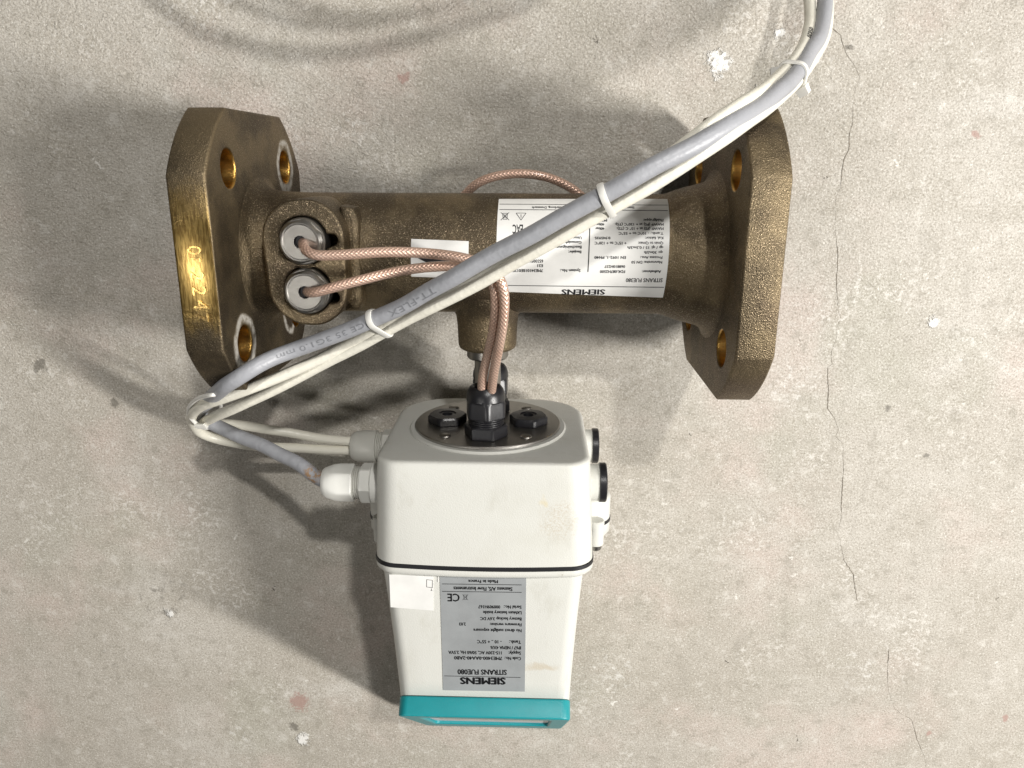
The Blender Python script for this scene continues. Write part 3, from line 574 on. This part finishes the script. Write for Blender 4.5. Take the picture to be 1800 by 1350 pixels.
g1 = gland('cable_gland', (.0008, PL[1], .0905), (0, 1, 0), 'black', 1.0, .12); g1['label'] = 'black cable gland holding two copper cables'
gland('cable_gland', (.0008, PL[1], .0468), (0, 1, 0), 'black', 1.0, .3)
for sx in (-1, 1):
    pg = link('blanking_plug', from_data(*turned([(0, .0190, .0106), (.0005, .0196, .0109), (.0036, .0196, .0109), (.0046, .0186, .0098), (.0049, .0050), (.0043, .0044), (.0043, .0030), (.0026, .0028)], (PL[0] + sx * .0228, PL[1], .0690), (0, 1, 0), 72, .2 * sx)), 'black', FM, 25)
# side glands and blind caps
GY = -.1222
for z, s, mt, rc, x in ((.0960, .93, 'gland_white', False, -.0575), (.0412, .93, 'gland_dim', True, -.0560)):
    gw = gland('cable_gland', (x - .0028, GY, z), (-1, 0, 0), mt, s, .5, rc, 'gland_dim', not rc)
    link('gland_washer', from_data(*turned([(-.006, .0112), (.0024, .0112), (.0030, .0106)], (x, GY, z), (-1, 0, 0), 48)), mt, gw, 35)
    gw['label'] = 'white side gland holding the grey cable' if z > .06 else 'lower side gland holding the two white cables'
for z in (.0960, .0412):
    b = link('blind_cap', from_data(*turned([(-.006, .0098), (.0056, .0098), (.0056, .0092)], (.0562, GY + .0025, z), (1, 0, 0), 48)), 'housing', FM, 35)
    link('cap_disc', from_data(*turned([(.0052, .0100), (.0056, .0106), (.0086, .0106), (.0092, .0101), (.0092, .006)], (.0562, GY + .0025, z), (1, 0, 0), 48)), 'black', b, 35)

# ------------------------------------------------------------------ transmitter
link('housing_lip', from_data(*loft([rrect(BX, BZ, .0576, hz + .0010, .0115, -.1581, .0035), rrect(BX, BZ, .0580, hz + .0014, .0115, -.1588, .0035), rrect(BX, BZ, .0578, hz + .0012, .0115, -.1612, .0035), rrect(BX, BZ, .0568, hz + .0002, .0108, -.1624, .0035), rrect(BX, BZ, .0545, hz - .002, .01, -.1630, .0030)])), 'housing', FM, 40)
TY0, TZ0, TK = -.165, .1205, .07
SL = .916                                        # lean of the display face
secs = []
for k in range(9):
    f = k / 8; y = -.160 - .0826 * f; zt = TZ0 + TK * (y - TY0); zb = .016 + .006 * f
    hx = .0535 - .0053 * f + .0022 * (f * (1 - f)) * -1.0
    secs.append(rrect(.0003, (zt + zb) / 2, hx, (zt - zb) / 2, .0075, y, 0, SL * f))
body = link('transmitter_body', from_data(*loft(secs)), 'housing', FM, 50)
# teal display frame: a leaning slab with a window
down = Vector((0, -SL, -1)).normalized(); nrm = Vector((0, -1, SL)).normalized(); top_e = Vector((.0005, -.2508, .1222))
LEN = .1365; HW = .0482
def slab_pt(x, w, t): return top_e + Vector((x, 0, 0)) + down * w + nrm * t
def rr2(x0, x1, y0, y1, r, nc=6):
    P = []
    for cx, cy, a0 in ((x1 - r, y1 - r, 0), (x0 + r, y1 - r, PI / 2), (x0 + r, y0 + r, PI), (x1 - r, y0 + r, 1.5 * PI)):
        for k in range(nc + 1): P.append((cx + r * math.cos(a0 + PI / 2 * k / nc), cy + r * math.sin(a0 + PI / 2 * k / nc)))
    return P
me = outline_solid([rr2(-HW, HW, 0, LEN, .0055), rr2(-.0375, .0375, .016, .100, .003)], .0106, .0010, 3)
for v in me.vertices: v.co = slab_pt(v.co.x, v.co.y, v.co.z - .0053)
frame = link('display_frame', me, 'teal', FM, 35)
me = outline_solid([rr2(-.042, .042, .012, .104, .002)], .003, .0003)
for v in me.vertices: v.co = slab_pt(v.co.x, v.co.y, v.co.z - .0035)
pn = link('display_panel', me, 'panel', frame, 35)
me = outline_solid([rr2(-.030, .034, .022, .060, .001)], .0012, .0002)
for v in me.vertices: v.co = slab_pt(v.co.x, v.co.y, v.co.z - .0018)
link('screen', me, 'lcd', pn, 35)

def on_top(x, y, off): return Vector((x, y, TZ0 + TK * (y - TY0) + off))
def top_sheet(name, q, off, mat, parent):
    V = [on_top(x, y, off) for x, y in q] + [on_top(x, y, off - .00025) for x, y in q]
    F = [(0, 3, 2, 1)] + [(i, (i + 1) % 4, (i + 1) % 4 + 4, i + 4) for i in range(4)]
    o = link(name, from_data(V, F), mat, parent, 0); return o
def strip_top(e, w, off):
    a, b = Vector(e[:2]), Vector(e[2:]); d = b - a; s = Vector((-d.y, d.x)).normalized() * w / 2
    return [on_top(*q, off) for q in (a + s, a - s, b - s, b + s)], [(0, 1, 2, 3)]
np_ = top_sheet('name_plate', PLATE, .0003, 'foil', FM); np_['label'] = 'silver grey name plate with upside down print'
parts = []
for s, x0, y0, x1, y1, h, bold in PLATE_TEXT:
    gv, gf = glyphs(s, bold)
    parts.append(([on_top(x0 + (x1 - x0) * gx, y0 + (y1 - y0) * gx - h * gy, .00038) for gx, gy, _ in gv], gf))
for e in PLATE_RULES: parts.append(strip_top(e, .00035, .00038))
for e in PLATE_ICON: parts.append(strip_top(e, .0002, .00038))
link('lettering', from_data(*join(parts)), 'ink', np_, 0)
cs = top_sheet('white_sticker', CODE_STICKER, .0003, 'paper', FM)
link('phone_icon', from_data(*join([strip_top(e, .00025, .00038) for e in CODE_ICON])), 'ink', cs, 0)
top_sheet('edge_mark', SLIVER, .0004, 'paper', cs)

# ------------------------------------------------------------------ copper sensor cables
for path in (COPPER_A, COPPER_B):
    link('copper_cable', tube(relax(catmull(path, .0015), 2), .0024, 16), 'braid', FM, 60)
lo = [(-.086, .006, .034), (-.080, .010, .022), (-.060, .012, .018), (-.035, .015, .024)] + list(COPPER_ARC) + [(.060, .018, .024), (.055, -.005, .018), (.030, -.022, .020), (.010, -.040, .030), (.0035, -.060, .044), (.003, -.075, .0468)]
link('copper_cable', tube(relax(catmull(lo, .002), 2), .0025, 14), 'braid', FM, 60)
lo2 = [(-.085, -.016, .034), (-.075, -.020, .020), (-.045, -.018, .016), (-.015, -.022, .024), (-.003, -.045, .036), (-.002, -.060, .045), (-.002, -.075, .0468)]
link('copper_cable', tube(relax(catmull(lo2, .002), 2), .0025, 14), 'braid', FM, 60)

# ------------------------------------------------------------------ mains and signal cables
def with_loop(loop, path, dx=0., dy=0., dz=0.): return [(x + dx, y + dy, z + dz) for x, y, z in loop] + list(path)
grey_q = relax(catmull(with_loop(LOOP_G, GREY)), 4)
w1_q = relax(catmull(with_loop(LOOP_W, WHITE1, -.009, .001, .001)), 3)
w2_q = relax(catmull(with_loop(LOOP_W, WHITE2, .006, .004, -.001)), 3)
def sway(Q, amp, seed):
    from mathutils import noise
    n = len(Q); return [q + noise.noise_vector(q * 42 + Vector((seed, 0, 0))) * amp * min(1, (n - 1 - i) / 12) for i, q in enumerate(Q)]
grey_q, w1_q, w2_q = sway(grey_q, .0009, 1), sway(w1_q, .0005, 5), sway(w2_q, .0005, 9)
RG, RW = .0039, .0029
gc = link('grey_cable', tube(grey_q, RG, 20), 'grey', None, 60); tag(gc, 'thick grey sheathed cable running over the bronze pipe into the upper side gland', 'cable')
wc1 = link('white_cable', tube(w1_q, RW, 16), 'white', None, 60); tag(wc1, 'thin white cable on the upper left side of the grey cable near its bend', 'cable', 'white cables bundled with the grey cable')
wc2 = link('white_cable', tube(w2_q, RW, 16), 'white', None, 60); tag(wc2, 'thin white cable lying along the lower edge of the grey cable across the pipe', 'cable', 'white cables bundled with the grey cable')

def nearest(Q, p):
    p = Vector(p); return min(range(len(Q)), key=lambda i: (Q[i] - p).length)
def slice_glyphs(gv, gf):
    bm = bmesh.new(); vs = [bm.verts.new(v) for v in gv]
    for f in gf: bm.faces.new([vs[i] for i in f])
    for k in range(-1, 9):
        bmesh.ops.bisect_plane(bm, geom=bm.verts[:] + bm.edges[:] + bm.faces[:], plane_co=(0, k / 7, 0), plane_no=(0, 1, 0))
    bm.verts.index_update(); r = [tuple(v.co) for v in bm.verts], [tuple(v.index for v in f.verts) for f in bm.faces]; bm.free(); return r
def cable_text(s, Q, r, p0, p1, h, tilt, parent, mat, bold=0.):
    i0, i1 = nearest(Q, p0), nearest(Q, p1); V = []; gv, gf = slice_glyphs(*glyphs(s, bold))
    for gx, gy, _ in gv:
        f = i0 + (i1 - i0) * gx; i = min(int(f), len(Q) - 2); c = Q[i].lerp(Q[i + 1], f - i)
        t = (Q[min(i + 2, len(Q) - 1)] - Q[max(i - 1, 0)]).normalized(); up = Vector((0, 0, 1)); up = (up - t * up.dot(t)).normalized(); side = t.cross(up)
        if side.y > 0: side = -side                  # glyph tops point down the picture
        a = tilt + (gy - .5) * h / r
        V.append(c + (up * math.cos(a) + side * math.sin(a)) * (r + .00012))
    o = link('printing', from_data(V, gf), mat, parent, 0)
cable_text('TT-FLEX', grey_q, RG, CT['tt'][0], CT['tt'][1], .0030, .15, gc, 'ink_grey')
cable_text('CE 35 3G1.0 mm', grey_q, RG, CT['ce'][0], CT['ce'][1], .0026, .05, gc, 'ink_grey')
cable_text('05820', w1_q, RW, CT['w'][0], CT['w'][1], .0022, -.1, wc1, 'ink', .02)

# cable ties: a band shrunk round the bundle, and a square head
def tie(p, label, head_at, cables, width=.0034, turn=0.):
    i = nearest(cables[0][0], p); Q = cables[0][0]; c0 = Q[i]; t = (Q[i + 2] - Q[i - 2]).normalized()
    up = Vector((0, 0, 1)); up = (up - t * up.dot(t)).normalized(); side = t.cross(up)
    t = (t * math.cos(turn) + side * math.sin(turn)).normalized(); side = t.cross(up).normalized()
    C = []
    for q, r in cables:
        j = min(range(len(q)), key=lambda k: abs((q[k] - c0).dot(t)) if (q[k] - c0).length < .03 else 9); v = q[j] - c0; C.append((v.dot(side), v.dot(up), r))
    ring = []
    for k in range(48):
        a = 2 * PI * k / 48; d = (math.cos(a), math.sin(a)); b = max(C, key=lambda e: e[0] * d[0] + e[1] * d[1] + e[2])
        ring.append((b[0], b[1], b[2], d))
    V, F = [], []
    for cx, cy, r, d in ring:
        for off, w in ((.0001, -1), (.0001, 1), (.0009, 1), (.0011, .5), (.0011, -.5), (.0009, -1)):
            V.append(c0 + side * (cx + (r + off) * d[0]) + up * (cy + (r + off) * d[1]) + t * (w * width / 2))
    m = 6
    for k in range(48):
        for j in range(m): F.append((k * m + j, k * m + (j + 1) % m, ((k + 1) % 48) * m + (j + 1) % m, ((k + 1) % 48) * m + j))
    root = thing('cable_tie', label, 'cable tie', c0, 'cable ties round the cable bundle')
    me = from_data([v - c0 for v in V], F); link('band', me, 'tie', root, 40)
    k = int(head_at / (2 * PI) * 48) % 48; cx, cy, r, d = ring[k]
    hc = side * (cx + (r + .0026) * d[0]) + up * (cy + (r + .0026) * d[1]); n_ = side * d[0] + up * d[1]; s_ = t.cross(n_)
    V = []
    for sx, sy, sz in ((-1, -1, -1), (1, -1, -1), (1, 1, -1), (-1, 1, -1), (-.85, -.85, 1), (.85, -.85, 1), (.85, .85, 1), (-.85, .85, 1)):
        V.append(hc + t * (sx * .0026) + s_ * (sy * .0026) + n_ * (sz * .0020))
    link('head', from_data(V, [(3, 2, 1, 0), (4, 5, 6, 7), (0, 1, 5, 4), (1, 2, 6, 5), (2, 3, 7, 6), (3, 0, 4, 7)]), 'tie', root, 20)
    return root
ALL3 = [(grey_q, RG), (w1_q, RW), (w2_q, RW)]
tie(CT['t1'], 'white cable tie round the bundle beside the stainless sensor caps', 4.7, ALL3, .0028, .12)
tie(CT['t2'], 'white cable tie round the bundle crossing the large white pipe label', 4.7, ALL3, .0029, .12)
t3 = tie(CT['t3'], 'white cable tie at the bend above the right flange, clipped tail to the left', 3.3, ALL3, .0030, .0)
# clipped tail of that tie
a, b = Vector(CT['tail'][0]), Vector(CT['tail'][1]); d = (b - a).normalized(); s = Vector((-d.y, d.x, 0)).normalized() * .0024; u = Vector((0, 0, .0006))
P = [a - s, a + s, b + s * .8, b - s * .8]
link('tail', from_data([p - u - t3.location for p in P] + [p + u - t3.location for p in P], [(3, 2, 1, 0), (4, 5, 6, 7), (0, 1, 5, 4), (1, 2, 6, 5), (2, 3, 7, 6), (3, 0, 4, 7)]), 'tie', t3, 20)
# thin tie strapped lengthwise over the turn of the bundle
t4 = thing('cable_tie', 'thin white cable tie with ribbed head at the tight left turn of the bundle', 'cable tie', CT['loop'][0], 'cable ties round the cable bundle')
LQ = [Vector(q) - t4.location for q in CT['loop']]
link('band', tube(relax(catmull(LQ + [LQ[0]], .0015), 2), .0011, 8), 'tie', t4, 40)
hp = Vector(CT['head'][0]) - t4.location; hd = (Vector(CT['head'][1]) - Vector(CT['head'][0])).normalized(); hs = Vector((-hd.y, hd.x, 0)).normalized()
parts = []
for k in range(5):
    w = (.0026, .0029, .0026, .0029, .0024)[k]; a = hp + hd * (k * .0011); b = a + hd * .00112
    V = [a - hs * w, a + hs * w, b + hs * w, b - hs * w]; z0, z1 = Vector((0, 0, -.0016)), Vector((0, 0, .0016 if k % 2 else .0012))
    parts.append(([v + z0 for v in V] + [v + z1 for v in V], [(3, 2, 1, 0), (4, 5, 6, 7), (0, 1, 5, 4), (1, 2, 6, 5), (2, 3, 7, 6), (3, 0, 4, 7)]))
link('head', from_data(*join(parts)), 'tie', t4, 0)

# fix outward normals of every closed mesh
for o in COL.objects:
    if o.type == 'MESH' and o.name.split('.')[0] not in ('lettering', 'printing', 'crack', 'floor', 'phone_icon'):
        bm = bmesh.new(); bm.from_mesh(o.data); bmesh.ops.recalc_face_normals(bm, faces=bm.faces); bm.to_mesh(o.data); bm.free()
